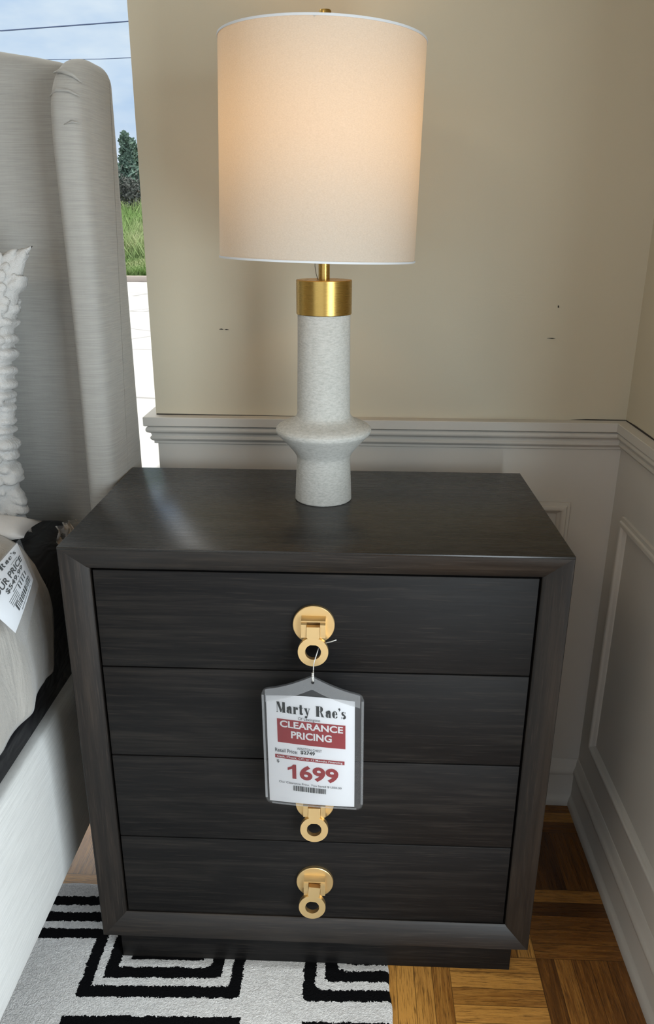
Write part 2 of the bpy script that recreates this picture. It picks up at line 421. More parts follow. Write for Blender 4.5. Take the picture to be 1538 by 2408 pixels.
# outdoors
M_pave = mat('concrete_paving', (.8, .79, .77), .9); n = N(M_pave); v = n.obj()
a = n.noise(n.mapv(v, (3, 3, 1)), 1.0, 5, .7); ck = n.new('ShaderNodeTexVoronoi', feature='DISTANCE_TO_EDGE'); ck.inputs['Scale'].default_value = .42
n.l(n.mapv(v, (1, 1, 0)), ck.inputs['Vector'])
c = n.mix(a, (.36, .35, .33), (.50, .485, .465)); c = n.mix(n.ramp(ck.outputs['Distance'], [(.0, (.8, .8, .8)), (.016, (0, 0, 0))]), c, (.15, .145, .14)); n.color(c)
M_kerb = mat('kerb_stone', (.36, .31, .28), .9)
M_grass = mat('grass_blades', (.20, .36, .07), .8, spec=.1); n = N(M_grass); v = n.obj()
n.color(n.ramp(n.noise(v, .8, 4), [(.3, (.18, .31, .09)), (.55, (.33, .41, .19)), (.8, (.46, .42, .28))]))
M_bank = mat('bank_soil', (.14, .18, .07), .9)
M_leaf = mat('conifer_needles', (.07, .13, .07), .8, spec=.1); n = N(M_leaf); n.color(n.ramp(n.noise(n.obj(), 1.3, 3), [(.3, (.085, .14, .12)), (.7, (.19, .27, .21))]))  # needles paled and greyed, with distance haze put into the colour
M_leaf2 = mat('thicket_leaves', (.05, .06, .05), .8, spec=.1); n = N(M_leaf2); n.color(n.ramp(n.noise(n.obj(), 2.5, 3), [(.3, (.045, .052, .05)), (.7, (.16, .17, .155))]))
M_bark = mat('bark', (.12, .09, .07), .9)
M_cable = mat('power_cable', (.05, .08, .16), .6)

# ================================================================== SETTING
XW, XR, YB = -.348, .599, .5008
CZ = 2.7; XL = -4.6; GY = .56
st = lambda o: tag(o, kind='structure')
st(box('floor', XL, XR+.12, FRONT_Y, GY+.06, -.06, 0, M_floor))
st(box('ceiling', XL, XR+.12, FRONT_Y, GY+.06, CZ, CZ+.1, M_ceil))
RB = .90
wb = st(box('wall_back', XW, XR, YB, YB+.12, 0, CZ, M_wall))
bm = bmesh.new()
for b_ in ((-.44, YB+.12, 0, CZ), (FRONT_Y, -1.78, 0, CZ), (-1.78, -.44, 0, .12), (-1.78, -.44, 1.74, CZ)):
    box_bm(bm, XR, XR+.12, b_[0], b_[1], b_[2], b_[3])
wr = st(bm_obj('wall_right', bm, M_wall))
bm = bmesh.new()
for b_ in ((-1.78, -1.72, .12, 1.74), (-.50, -.44, .12, 1.74), (-1.72, -.50, .12, .17), (-1.72, -.50, 1.69, 1.74)):
    box_bm(bm, XR+.02, XR+.08, b_[0], b_[1], b_[2], b_[3])
st(bm_obj('window_3', bm, M_frame))
st(box('wall_left', XL-.1, XL, FRONT_Y, GY+.06, 0, CZ, M_wall))
# lower, trim-coloured wainscot skins (3 mm boards on the walls)
st(box('trim_1', XW+.001, XR, YB-.003, YB, 0.02, RB, M_trim)); st(box('trim_2', XR-.003, XR, -.44, YB-.003, 0.02, RB, M_trim))
# front wall with the shop-front opening (behind the camera)
bm = bmesh.new()
for b_ in ((XL, -3.25, 0, CZ), (.25, XR+.12, 0, CZ), (-3.25, .25, 0, .2), (-3.25, .25, 2.5, CZ)):
    box_bm(bm, b_[0], b_[1], FRONT_Y-.1, FRONT_Y, b_[2], b_[3])
st(bm_obj('wall_front', bm, M_wall))
bm = bmesh.new()
for b_ in ((-3.25, -3.19, .2, 2.5), (.19, .25, .2, 2.5), (-3.19, .19, .2, .26), (-3.19, .19, 2.44, 2.5), (-1.53, -1.47, .26, 2.44)):
    box_bm(bm, b_[0], b_[1], FRONT_Y-.07, FRONT_Y-.02, b_[2], b_[3])
st(bm_obj('window_2', bm, M_frame))
# back window: glass from the end of the wall to the left wall, floor to ceiling
win = bpy.data.objects.new('window_1', None); COL.objects.link(win); win.location = (-1.6, GY, 0); st(win)
bm = bmesh.new()
for b_ in ((XL, XL+.06, 0, CZ), (-2.50, -2.44, 0, CZ), (XL+.06, XW-.001, 0, .035), (XL+.06, XW-.001, CZ-.06, CZ)):
    box_bm(bm, b_[0], b_[1], GY-.02, GY+.05, b_[2], b_[3])
bm_obj('window_frame', bm, M_frame, win)
for (a_, b_) in ((XL+.06, -2.50), (-2.44, XW-.0005)):
    mesh('window_pane', [(a_, GY+.01, .035), (b_, GY+.01, .035), (b_, GY+.01, CZ-.06), (a_, GY+.01, CZ-.06)], [(0, 1, 2, 3)], M_glass, win)

# chair rail: profile (depth, z), wraps round the wall's free end and turns the corner
def arc(cx, cz, r, a0, a1, n_=6): return [(cx+r*math.cos(math.radians(a0+(a1-a0)*i/n_)), cz+r*math.sin(math.radians(a0+(a1-a0)*i/n_))) for i in range(n_+1)]
prof = [(-.002, .9315), (.0215, .9305), (.0225, .9295), (.0225, .9130), (.0205, .9115), (.0150, .9110)]
prof += arc(.0125, .9035, .0070, 75, -60, 8)
prof += [(.0115, .8955), (.0100, .8925), (.0098, .8895), (.0125, .8870), (.0125, .8840), (.0095, .8795), (.0062, .8780), (.0062, .8735), (.0030, .8720), (-.002, .8715)]
st(sweep('trim_3', prof, [(XW, YB+.118, -1, 0), (XW, YB, -1, -1), (XR, YB, -1, -1)], M_trim))
st(sweep('trim_4', prof, [(XR, YB, -1, -1), (XR, -.44, -1, 0)], M_trim))
# baseboards
bp = [(0, 0), (.020, 0), (.021, .010), (.018, .020), (.0135, .026), (.0125, .030), (.0120, .082), (.0145, .086), (.0150, .094), (.0120, .100), (.0085, .106), (.0075, .116), (.0045, .122), (0, .124)]
st(sweep('baseboard_back', bp, [(XW, YB, 0, -1), (XR, YB, -1, -1)], M_trim))
st(sweep('baseboard_right', bp, [(XR, YB, -1, -1), (XR, -.44, -1, 0)], M_trim))
# picture-frame panel mouldings
def panel_mould(name, wallfn, a0, a1, z0, z1):
    pr = [(0, 0), (0, .006)] + [(.006+.006*(1-math.cos(PI*i/6)), .0075+.0055*math.sin(PI*i/6)) for i in range(7)] + [(.020, .0055), (.024, .003), (.025, 0)]
    vs, fs = [], []; n_ = len(pr)
    for (sa, sz, ca, cz) in ((1, 1, a0, z0), (-1, 1, a1, z0), (-1, -1, a1, z1), (1, -1, a0, z1)):
        for (m_, d_) in pr: vs.append(wallfn(ca+sa*m_, d_, cz+sz*m_))
    for i in range(4):
        j = (i+1) % 4
        for k in range(n_-1): fs.append((i*n_+k, i*n_+k+1, j*n_+k+1, j*n_+k))
        fs.append((i*n_+n_-1, i*n_, j*n_, j*n_+n_-1))
    bm = bmesh.new(); bv = [bm.verts.new(q) for q in vs]
    for f in fs: bm.faces.new([bv[i] for i in f])
    o = bm_obj(name, bm, M_trim); auto_smooth(o, 40); return st(o)
panel_mould('trim_5', lambda a, d_, z: (a, YB-.003-d_, z), -.25, .506, .215, .759)
panel_mould('trim_6', lambda a, d_, z: (XR-.003-d_, -a, z), -.425, .38, .205, .755)
# scuffs and dark strips standing in for the open gap over the rail
def mark(parent, pts, t=.0006):
    vs = [(x, YB-.0004-t, z) for x, z in pts] + [(x, YB+.001, z) for x, z in pts]
    k = len(pts)
    return mesh('scuff_gap', vs, [tuple(range(k))] + [(i, (i+1) % k, k+(i+1) % k, k+i) for i in range(k)], M_mark, parent)
for c_ in ([(-.212, 1.1030), (-.207, 1.1045), (-.203, 1.1028), (-.207, 1.1024)], [(-.201, 1.1030), (-.197, 1.1036), (-.192, 1.1024), (-.198, 1.1020)],
           [(.426, 1.092), (.436, 1.0925), (.443, 1.0915), (.436, 1.0910)], [(.441, 1.150), (.4435, 1.149), (.443, 1.153), (.441, 1.154)],
           [(XW+.001, .9316), (XW+.001, .9335), (-.18, .9328), (-.05, .9318), (-.18, .9316)],
           [(.49, .9318), (.52, .9334), (.598, .9330), (.598, .9316)]):
    o = mark(wb, c_)
mk = [( .598, .9316), ( .598, .9335)]
vs = [(XR-.0012, y_, z_) for (y_, z_) in ((.499, .9316), (.499, .933), (.44, .9348), (.36, .9345), (.30, .9325), (.30, .9316))]
mesh('scuff_gap', vs + [(XR+.001, v_[1], v_[2]) for v_ in vs], [tuple(range(6))] + [(i, (i+1) % 6, 6+(i+1) % 6, 6+i) for i in range(6)], M_mark, wr)

# ================================================================== OUTDOORS
st(box('parking_lot', -60, 25, .75, 23.2, -.35, -.15, M_pave))
bank_prof = [(23.2, -.35), (23.2, -.02), (23.45, -.02), (23.5, .02), (26, .45), (30, 1.7), (36, 2.6), (60, 3.2), (60, -.35)]
bm = bmesh.new(); a_ = [bm.verts.new((-60, y_, z_)) for y_, z_ in bank_prof]; b_ = [bm.verts.new((25, y_, z_)) for y_, z_ in bank_prof]
k = len(bank_prof); bm.faces.new(a_); bm.faces.new(list(reversed(b_)))
for i in range(k): bm.faces.new((a_[i], a_[(i+1) % k], b_[(i+1) % k], b_[i]))
st(bm_obj('grass_bank_ground', bm, M_bank))
st(box('kerb', -60, 25, 23.0, 23.22, -.15, .02, M_kerb, bev=.02))
def zbank(y_):
    for (a, b) in zip(bank_prof[1:], bank_prof[2:]):
        if a[0] <= y_ <= b[0] and b[0] > a[0]: return a[1] + (b[1]-a[1])*(y_-a[0])/(b[0]-a[0])
    return 3
vs, fs = [], []
for i in range(26000):
    y_ = 23.5 + 9.0*rng.random()**1.3; x_ = -y_*.29 + rng.normal()*1.6
    tall = .16 + (.75 if y_ > 25.2 else .05)*rng.random()
    z_ = zbank(y_); w_ = .02 + .02*rng.random(); a = rng.random()*PI; lx, ly = rng.normal()*.12*tall/.3, rng.normal()*.12
    k = len(vs); dx, dy = w_*math.cos(a), w_*math.sin(a)
    vs += [(x_-dx, y_-dy, z_), (x_+dx, y_+dy, z_), (x_+lx+dx*.2, y_+ly+dy*.2, z_+tall), (x_+lx-dx*.2, y_+ly-dy*.2, z_+tall)]
    fs.append((k, k+1, k+2, k+3))
tag(mesh('grass', vs, fs, M_grass), 'bright and tall green grass on the bank outside the window', 'grass', kind='stuff')
def conifer(x_, y_, h, r, label):
    z_ = zbank(y_); t_ = thing('conifer_tree', label, 'tree', (x_, y_, z_), 'conifers on the bank outside')
    tube('trunk', [(x_, y_, z_-.1), (x_, y_, z_+h*.5), (x_, y_, z_+h*.97)], [.12, .07, .012], M_bark, t_)
    vs, fs = [], []
    for lay in range(34):
        f = lay/33; zz = z_ + h*(.10+.88*f); rr = r*(1-f)**.8*(.75+.4*rng.random()) + .03
        for b_ in range(int(16*(1-f))+5):
            an = rng.random()*2*PI; L = rr*(.55+.55*rng.random())
            for s_ in range(6):
                q = (s_+.5)/6*L; px = x_+math.cos(an)*q; py = y_+math.sin(an)*q; pz = zz - .25*q + rng.normal()*.05 + (0.12*q*q)
                for _k in range(3):
                    u = rng.normal(size=3); u /= np.linalg.norm(u); w_ = np.cross(u, rng.normal(size=3)); w_ /= np.linalg.norm(w_)
                    c0 = np.array((px, py, pz)) + rng.normal(size=3)*.05; l_ = .13; k = len(vs)
                    vs += [c0-u*l_-w_*.03, c0+u*l_-w_*.03, c0+u*l_+w_*.03, c0-u*l_+w_*.03]; fs.append((k, k+1, k+2, k+3))
    mesh('foliage', vs, fs, M_leaf, t_)
conifer(-8.96, 31.5, 2.80, .66, 'taller pointed conifer seen beside the headboard wing outside')
conifer(-9.86, 36.0, 2.25, .8, 'shorter conifer close beside the wall edge, right of the taller one')
def thicket(x_, y_, h, w__, label):
    z_ = zbank(y_); t_ = thing('thicket', label, 'bush', (x_, y_, z_))
    for k_ in range(4): tube('stem', [(x_+rng.normal()*.2, y_, z_-.1), (x_+rng.normal()*.4, y_, z_+h*.7)], .03, M_bark, t_, 6)
    vs, fs = [], []
    for i in range(5200):
        q = rng.normal(size=3)*np.array((w__*.45, .3, h*.24)); c0 = np.array((x_, y_, z_+h*.5)) + q
        u = rng.normal(size=3); u /= np.linalg.norm(u); w_ = np.cross(u, rng.normal(size=3)); w_ /= np.linalg.norm(w_); k = len(vs)
        vs += [c0-u*.07, c0-w_*.03, c0+u*.07, c0+w_*.03]; fs.append((k, k+1, k+2, k+3))
    mesh('foliage', vs, fs, M_leaf2, t_)
thicket(-8.85, 30.0, 1.45, 1.2, 'dark tangled bush below the conifers outside the window')
tag(tube('power_line', [(-26, 22, 7.55-.1+.8*0), (-9.37, 22, 6.02+.18), (-6.03, 22, 6.40), (9, 22, 7.2)], .017, M_cable), 'upper thicker power line crossing the sky outside', 'cable')
tag(tube('power_line', [(-30, 27, 6.3), (-8.3, 27, 6.47), (-7.45, 27, 6.50), (9, 27, 7.0)], .011, M_cable), 'lower thinner power line just above the headboard wing', 'cable')

# ================================================================== RUG
RUGZ = .006
vs, fs = [], []
xs = [-1.9, -1.5, -1.0, -.7] + list(np.linspace(-.56, .12, 69)) + [.128, .134]
ys = [-1.6, -1.0, -.5, -.3] + list(np.linspace(-.16, .18, 35)) + [.19, .198]
PX0, PX1, PY0, PY1 = -.360, .360, .030, .400
def redge(x_, y_):   # right edge runs slightly askew, both edges a bit wavy
    f = max(0.0, min(1.0, (x_-.0)/.134)); return x_ + f*(.0045 - .05*(y_+.02)) + f*.0012*math.sin(y_*90)
for j, y_ in enumerate(ys):
    for i, x_ in enumerate(xs):
        last = i in (0, len(xs)-1) or j in (0, len(ys)-1)
        inside = PX0-.006 < x_ < PX1+.006 and PY0-.004 < y_ < PY1+.006
        zz = .0012 if (last or inside) else RUGZ + rng.normal()*.0003
        yy = y_ + (.0015*math.sin(x_*60) if j == len(ys)-1 else 0)
        vs.append((redge(x_, y_), yy, zz))
nx = len(xs)
for j in range(len(ys)-1):
    for i in range(nx-1): fs.append((j*nx+i, j*nx+i+1, (j+1)*nx+i+1, (j+1)*nx+i))
rug = mesh('rug', vs, fs, M_rug, smooth=True)
tag(rug, 'ivory rug with black nested square bands under the chest and bed', 'rug')

# ================================================================== CHEST OF DRAWERS
HW, DD, HH, ZB = .38, .4148, .8444, .087
chest = thing('chest_of_drawers', 'dark stained four-drawer bedside chest with sloping front frame and round brass pulls', 'chest of drawers', (0, DD/2, 0))
TT = .0045
box('top_panel', -HW, HW, .0, DD, HH-TT, HH, M_top, chest, bev=.0012)
BM, BD, FD = .0405, .016, .05        # bevel width, bevel depth, frame depth
sec = [(0, FD), (0, .0015), (.0012, .0004), (.006, .0010), (BM*.5, BD*.42), (BM-.003, BD-.002), (BM, BD+.0015), (BM, FD)]
def corner(sx, sz, m_):              # outer rectangle inset by m_
    zt = HH-TT-.0002
    x_ = sx*(HW-m_); z_ = (zt-m_+ (0 if m_ == 0 else TT)) if sz > 0 else ZB+m_
    return x_, z_
cs = [(-1, -1), (1, -1), (1, 1), (-1, 1)]
for i in range(4):
    a_, b_ = cs[i], cs[(i+1) % 4]; vs, fs = [], []; k = len(sec)
    for c_ in (a_, b_):
        for (m_, y_) in sec:
            x_, z_ = corner(c_[0], c_[1], m_); vs.append((x_, y_, z_))
    for q in range(k): fs.append((q, (q+1) % k, k+(q+1) % k, k+q))
    fs += [tuple(range(k)), tuple(reversed(range(k, 2*k)))]
    bm = bmesh.new(); bv = [bm.verts.new(v_) for v_ in vs]
    for f in fs: bm.faces.new([bv[z_] for z_ in f])
    o = bm_obj('frame_member', bm, M_framex if i % 2 == 0 else M_framez, chest); auto_smooth(o, 30)
for s_ in (-1, 1):
    box('side_panel', min(s_*HW, s_*(HW-.018)), max(s_*HW, s_*(HW-.018)), FD, DD, ZB, HH-TT-.0002, M_woodz, chest)
box('bottom_panel', -HW+.018, HW-.018, FD, DD, ZB, ZB+.018, M_woodx, chest)
box('back_panel', -HW+.018, HW-.018, DD-.012, DD, ZB+.018, HH-TT-.0002, M_woodx, chest)
box('gap_shade_board', -HW+.018, HW-.018, .072, .078, ZB+.018, HH-TT-.0002, M_inside, chest)  # black sheet behind the drawers, standing in for shade in the gaps
box('plinth', -.360, .360, .032, .395, .0015, ZB, M_woodx, chest, bev=.001)

def disc_y(bm, cx, cz, r, y0, y1, n_=48, bev=.0008):
    ring = lambda rr, y_: [bm.verts.new((cx+rr*math.cos(2*PI*k/n_), y_, cz+rr*math.sin(2*PI*k/n_))) for k in range(n_)]
    a, b, c_ = ring(r, y1), ring(r, y0+bev), ring(r-bev, y0)
    for p_, q in ((a, b), (b, c_)):
        for k in range(n_): bm.faces.new((p_[k], p_[(k+1) % n_], q[(k+1) % n_], q[k]))
    bm.faces.new(c_); bm.faces.new(list(reversed(a)))
def extrude_poly_y(bm, outer, y0, y1, holes=None):
    vs0 = [bm.verts.new((x_, y0, z_)) for x_, z_ in outer]; vs1 = [bm.verts.new((x_, y1, z_)) for x_, z_ in outer]
    k = len(outer); bm.faces.new(vs0); bm.faces.new(list(reversed(vs1)))
    for i in range(k): bm.faces.new((vs0[i], vs0[(i+1) % k], vs1[(i+1) % k], vs1[i]))
def pull(drawer, zc, face_y, swing, xoff=0.0):
    bm = bmesh.new(); disc_y(bm, 0, zc, .0322, face_y-.006, face_y)
    bmesh.ops.translate(bm, verts=bm.verts, vec=(xoff, 0, 0))
    sub(bm_obj('pull_plate', bm, M_pull), drawer)
    auto_smooth(drawer.children[-1], 30)
    # U-shaped hinge bracket: two lugs under a sloping bridge
    bm = bmesh.new(); yf = face_y-.006
    for s_ in (-1, 1):
        xa, xb = sorted((s_*.0105, s_*.0185))
        v8 = [(x_, y_, z_) for x_ in (xa, xb) for (y_, z_) in ((yf+.0005, zc+.0155), (yf+.0005, zc-.014), (yf-.0145, zc-.014), (yf-.0145, zc+.008))]
        bv = [bm.verts.new(q) for q in v8]
        bm.faces.new(bv[0:4]); bm.faces.new(list(reversed(bv[4:8])))
        for k in range(4): bm.faces.new((bv[k], bv[(k+1) % 4], bv[4+(k+1) % 4], bv[4+k]))
    v6 = [(x_, y_, z_) for x_ in (-.0185, .0185) for (y_, z_) in ((yf+.0005, zc+.0165), (yf+.0005, zc+.0120), (yf-.0105, zc+.0105), (yf-.0105, zc+.0125))]
    bv = [bm.verts.new(q) for q in v6]
    bm.faces.new(bv[0:4]); bm.faces.new(list(reversed(bv[4:8])))
    for k in range(4): bm.faces.new((bv[k], bv[(k+1) % 4], bv[4+(k+1) % 4], bv[4+k]))
    bmesh.ops.translate(bm, verts=bm.verts, vec=(xoff, 0, 0))
    sub(bm_obj('pull_bracket', bm, M_pull), drawer)
    # hinge tongue, neck and ring in one casting
    bm = bmesh.new()
    R, r_ = .0232, .0122; zr = -.0365; y0, y1 = -.0045, .0045
    out_ = [(-.0100, .004), (-.0100, -.0135), (-.0068, -.0165), (-.0066, -.0185)]
    a0 = math.acos(-.0066/R)
    n_ = 56; arcp = []
    st_ = PI/2 + .36; en_ = PI/2 - .36 + 2*PI
    for k in range(n_+1):
        a = st_ + (en_-st_)*k/n_; arcp.append((R*math.cos(a), zr+R*math.sin(a)))
    out_ = [(-.0100, .004), (-.0100, -.0130), (-.0072, -.0155)] + arcp + [(.0072, -.0155), (.0100, -.0130), (.0100, .004)]
    hole = [(r_*math.cos(st_+(en_-st_)*k/n_), zr+r_*math.sin(st_+(en_-st_)*k/n_)) for k in range(n_+1)]
    V = lambda p_, y_: bm.verts.new((p_[0], y_, p_[1]))
    for (y_, flip) in ((y0, False), (y1, True)):
        oa = [V(p_, y_) for p_ in arcp]; ho = [V(p_, y_) for p_ in hole]
        top = [V(p_, y_) for p_ in [(.0072, -.0155), (.0100, -.0130), (.0100, .004), (-.0100, .004), (-.0100, -.0130), (-.0072, -.0155)]]
        for k in range(n_): bm.faces.new((oa[k], oa[k+1], ho[k+1], ho[k]))
        bm.faces.new([oa[n_]] + top + [oa[0]] + [ho[0], ho[n_]])
        if not flip: F = (oa, ho, top)
        else: G = (oa, ho, top)
    for k in range(n_):
        bm.faces.new((F[0][k], F[0][k+1], G[0][k+1], G[0][k])); bm.faces.new((F[1][k], F[1][k+1], G[1][k+1], G[1][k]))
    bm.faces.new((F[1][n_], F[1][0], G[1][0], G[1][n_]))
    la = [F[0][n_]] + F[2] + [F[0][0]]; lb = [G[0][n_]] + G[2] + [G[0][0]]
    for k in range(len(la)-1): bm.faces.new((la[k], la[k+1], lb[k+1], lb[k]))
    T = Matrix.Translation((xoff, yf-.0120, zc+.0005)) @ Matrix.Rotation(swing, 4, 'Y') @ Matrix.Rotation(-.10, 4, 'X')
    bmesh.ops.transform(bm, matrix=T, verts=bm.verts)
    o = sub(bm_obj('pull_ring', bm, M_pull), drawer); auto_smooth(o, 30)
OZ0, OZ1, OX = ZB+BM, HH-BM, HW-BM
GAP = .0035; dh = (OZ1-OZ0-GAP)/4
DY = .0185
for i in range(4):
    zt = OZ1-GAP-i*dh; zb = zt-dh+.0022
    if i == 3: zb = OZ0+.0016
    dr = box('drawer', -OX+GAP, OX-GAP, DY, .068, zb, zt, M_woodx, chest, bev=.001)
    pull(dr, (zt+zb)/2+.0005, DY, (0.0, 0.04, 0.0, .10)[i], (0, 0, .0015, .0015)[i])

# ================================================================== TABLE LAMP
LX, LY, LZ = .0045, .246, HH
lamp = thing('table_lamp', 'lit table lamp with white drum shade, brass collar and pale stone-like body', 'lamp', (LX, LY, LZ))
pr = [(.0478, 0.0), (.0490, .0012), (.0488, .006), (.0478, .030), (.0466, .055), (.0456, .072), (.0462, .078), (.0500, .0850), (.0600, .0975), (.0700, .1085), (.0765, .1150), (.0800, .1190), (.0812, .1230), (.0806, .1262), (.0770, .1300), (.0690, .1345), (.0590, .1385), (.0510, .1425), (.0462, .1470), (.0448, .1520), (.0445, .160), (.0440, .20), (.0432, .26), (.0427, .3140)]
prs = []
for i in range(len(pr)-1):
    for q in range(3): f = q/3; prs.append((pr[i][0]*(1-f)+pr[i+1][0]*f, pr[i][1]*(1-f)+pr[i+1][1]*f))
lathe('lamp_body', prs + [pr[-1]], (LX, LY, LZ), M_cer, lamp, 96, 75)
lathe('brass_collar', [(.0440, .3142), (.0447, .3150), (.0447, .3665), (.0440, .3675), (.0120, .3675)], (LX, LY, LZ), M_brass, lamp, 96, 30, capt=True)
lathe('stem', [(.0090, .3676), (.0090, .480), (.012, .482), (.012, .500), (.016, .502), (.016, .530)], (LX, LY, LZ), M_brass, lamp, 40, 30)
piv = Vector((LX, LY, LZ+.40))
TILT = Matrix.Translation(piv + Vector((-.0108, 0, 0))) @ Matrix.Rotation(math.radians(1.35), 4, 'Y') @ Matrix.Translation(-piv)
SZ0, SZ1, SR0, SR1 = .3990, .6990, .1530, .1510
def apply(o, m_):
    o.data.transform(m_); return o
sh = lathe('lamp_shade', [(SR0+(SR1-SR0)*i/30, SZ0+(SZ1-SZ0)*i/30) for i in range(31)], (LX, LY, LZ), M_shade, lamp, 120, 60, capb=False, capt=False)
apply(sh, TILT)
for (nm, r_, z_) in (('shade_rim', SR0, SZ0), ('shade_rim', SR1, SZ1)):
    t_ = lathe(nm, [(r_-.0012, z_-.0014), (r_+.0010, z_-.0014), (r_+.0013, z_), (r_+.0010, z_+.0016), (r_-.0012, z_+.0016), (r_-.0012, z_-.0014)], (LX, LY, LZ), M_shadetrim, None, 120, 30, capb=False, capt=False)
    apply(t_, TILT); sub(t_, sh); 
bz = LZ+.545
lathe('bulb', [(.013, -.016), (.014, 0), (.020, .018), (.029, .040), (.030, .052), (.026, .066), (.014, .077), (.003, .080)], (LX, LY, bz), M_bulb, lamp, 32, 60)
for s_ in (1,):
    pts = [(LX+.016+.0*k, LY, LZ+.50) for k in (0,)] + [(LX+.055*math.sin(PI*k/16)**.6 if 0 < k < 16 else LX+.016, LY, LZ+.50+.191*k/16) for k in range(1, 16)] + [(LX, LY, LZ+.6955)]
    pts2 = [(2*LX-p_[0], p_[1], p_[2]) for p_ in reversed(pts[:-1])]
    tube('harp', pts + pts2, .0017, M_brass, lamp)
for k in range(3):
    a = 2*PI*k/3+.5
    o = tube('shade_spoke', [(LX, LY, LZ+.6970), (LX+(SR1-.001)*math.cos(a), LY+(SR1-.001)*math.sin(a), LZ+.6970)], .0016, M_brass); apply(o, TILT); sub(o, sh)
lathe('finial', [(.004, .694), (.004, .719), (.0085, .720), (.0090, .722), (.0090, .7365), (.0083, .738)], (LX, LY, LZ), M_brass, lamp, 32, 30)
tube('pull_wire', [(LX-.014, LY-.008, LZ+.40), (LX-.0142, LY-.008, LZ+.388), (LX-.0125, LY-.008, LZ+.377), (LX-.0095, LY-.007, LZ+.3676)], .0006, M_wire, lamp, 6)

# ================================================================== BED
bed = thing('bed', 'upholstered linen bed with tall winged headboard and low side rail', 'bed', (-1.2, .1, 0))
# headboard panel
def rounded_box(name, x0, x1, y0, y1, z0, z1, r, mat_, parent, seg=6):
    bm = bmesh.new(); box_bm(bm, x0, x1, y0, y1, z0, z1, r, seg); o = bm_obj(name, bm, mat_, parent, smooth=True); return o
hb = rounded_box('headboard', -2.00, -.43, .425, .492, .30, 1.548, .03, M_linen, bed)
bm = bmesh.new(); bm.from_mesh(hb.data)
for xc in (-.50, -.56, -.64, -1.77, -1.85, -1.91): bmesh.ops.bisect_plane(bm, geom=list(bm.verts)+list(bm.edges)+list(bm.faces), plane_co=(xc, 0, 0), plane_no=(1, 0, 0))
for v_ in bm.verts:          # the panel's top edge rises gently from the wings
    if v_.co.z > 1.3:
        q_ = max(0.0, min(1.0, (min(-.44-v_.co.x, v_.co.x+1.97))/.20)); v_.co.z += .004 + .024*math.sin(q_*PI/2)
bm.to_mesh(hb.data); bm.free()
# wings: outline in (y, z), inflated across x
def wing(side):
    y0, y1, z0, z1, r = .318, .492, .30, 1.552, .098
    ol = [(y1, z0), (y1, z1-.032)]
    ol += [(y1-.032+.032*math.cos(PI/2*k/8), z1-.032+.032*math.sin(PI/2*k/8)) for k in range(1, 9)]
    ol += [(y0+r-r*math.sin(PI/2*k/12)*1.0, z1-r*1.0+r*math.cos(PI/2*k/12)) for k in range(0, 13)]
    zs = np.linspace(z1-r, z0, 40)[1:]
    ol += [(y0 + .004*math.sin(z_*7), z_) for z_ in zs]
    cx, cy = .41, .9
    nO = len(ol); vs, fs = [], []
    xa, xb = -.4445, -.3885; hwid = (xb-xa)/2
    K = 14
    P = np.array(ol)
    nrm = np.zeros_like(P)
    for i in range(nO):
        d_ = P[(i+1) % nO]-P[i-1]; d_ = d_/np.linalg.norm(d_); nrm[i] = (d_[1], -d_[0])
    cen = P.mean(0)
    if ((P-cen)*nrm).sum() < 0: nrm = -nrm
    for k in range(K+1):
        s_ = -1+2*k/K; ss = math.copysign(abs(s_)**.75, s_)
        ins = .026*(1-math.sqrt(max(0, 1-abs(ss)**2.6)))
        Q = P-nrm*(ins*(1+.35*np.clip((P[:, 1]-1.40)/.14, 0, 1)))[:, None]
        for (y_, z_) in Q:
            xx = (xa+xb)/2 + ss*hwid + (y_-y0)*.075
            vs.append((xx if side > 0 else -2.405-xx, y_, z_))
    for k in range(K):
        for i in range(nO): fs.append((k*nO+i, k*nO+(i+1) % nO, (k+1)*nO+(i+1) % nO, (k+1)*nO+i))
    fs += [tuple(range(nO)), tuple(K*nO+i for i in reversed(range(nO)))]
    bm = bmesh.new(); bv = [bm.verts.new(v_) for v_ in vs]
    for f in fs: bm.faces.new([bv[i] for i in f])
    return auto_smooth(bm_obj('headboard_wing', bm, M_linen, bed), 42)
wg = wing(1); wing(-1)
# gathered tucks in the fabric at the wing's top
for (pts, r_) in (([(-.436, .352, 1.522), (-.420, .340, 1.523), (-.402, .338, 1.517), (-.388, .343, 1.506)], .0032), ([(-.4405, .336, 1.486), (-.425, .3255, 1.494), (-.405, .3245, 1.492), (-.388, .327, 1.484)], .0026), ([(-.416, .3178, 1.443), (-.402, .3172, 1.447), (-.388, .3185, 1.444)], .0020)):
    sub(tube('tuck', pts, [r_*.35] + [r_]*(len(pts)-2) + [r_*.3], M_linen, None, 10), wg)
# side rail: padded board, its outer face slightly bowed
def rail_fn(u, v_):
    a = 2*PI*u; cx_, cz_ = math.cos(a), math.sin(a)
    ex = 4.5; xx = math.copysign(abs(cx_)**(2/ex), cx_); zz = math.copysign(abs(cz_)**(2/ex), cz_)
    y_ = -2.0 + (2.415)*v_
    return (-.482+.027*xx, y_, .312+.162*zz)
rl = grid_solid('side_rail', rail_fn, 48, 60, M_rail_lit, bed, close_u=True)
for v_ in (0.0, 1.0): pass
grid_solid('side_rail', lambda u, w: tuple((-2.405-q if i == 0 else q) for i, q in enumerate(rail_fn(u, w))), 48, 8, M_rail_lit, bed, close_u=True)
rounded_box('bed_base', -1.90, -.515, -2.0, .41, .20, .385, .01, M_black, bed, 2)
for (x_, y_) in ((-.66, -.10), (-1.75, -.10), (-.66, -1.8), (-1.75, -1.8)):
    box('leg', x_-.03, x_+.03, y_-.03, y_+.03, .0065, .20, M_bark, bed)
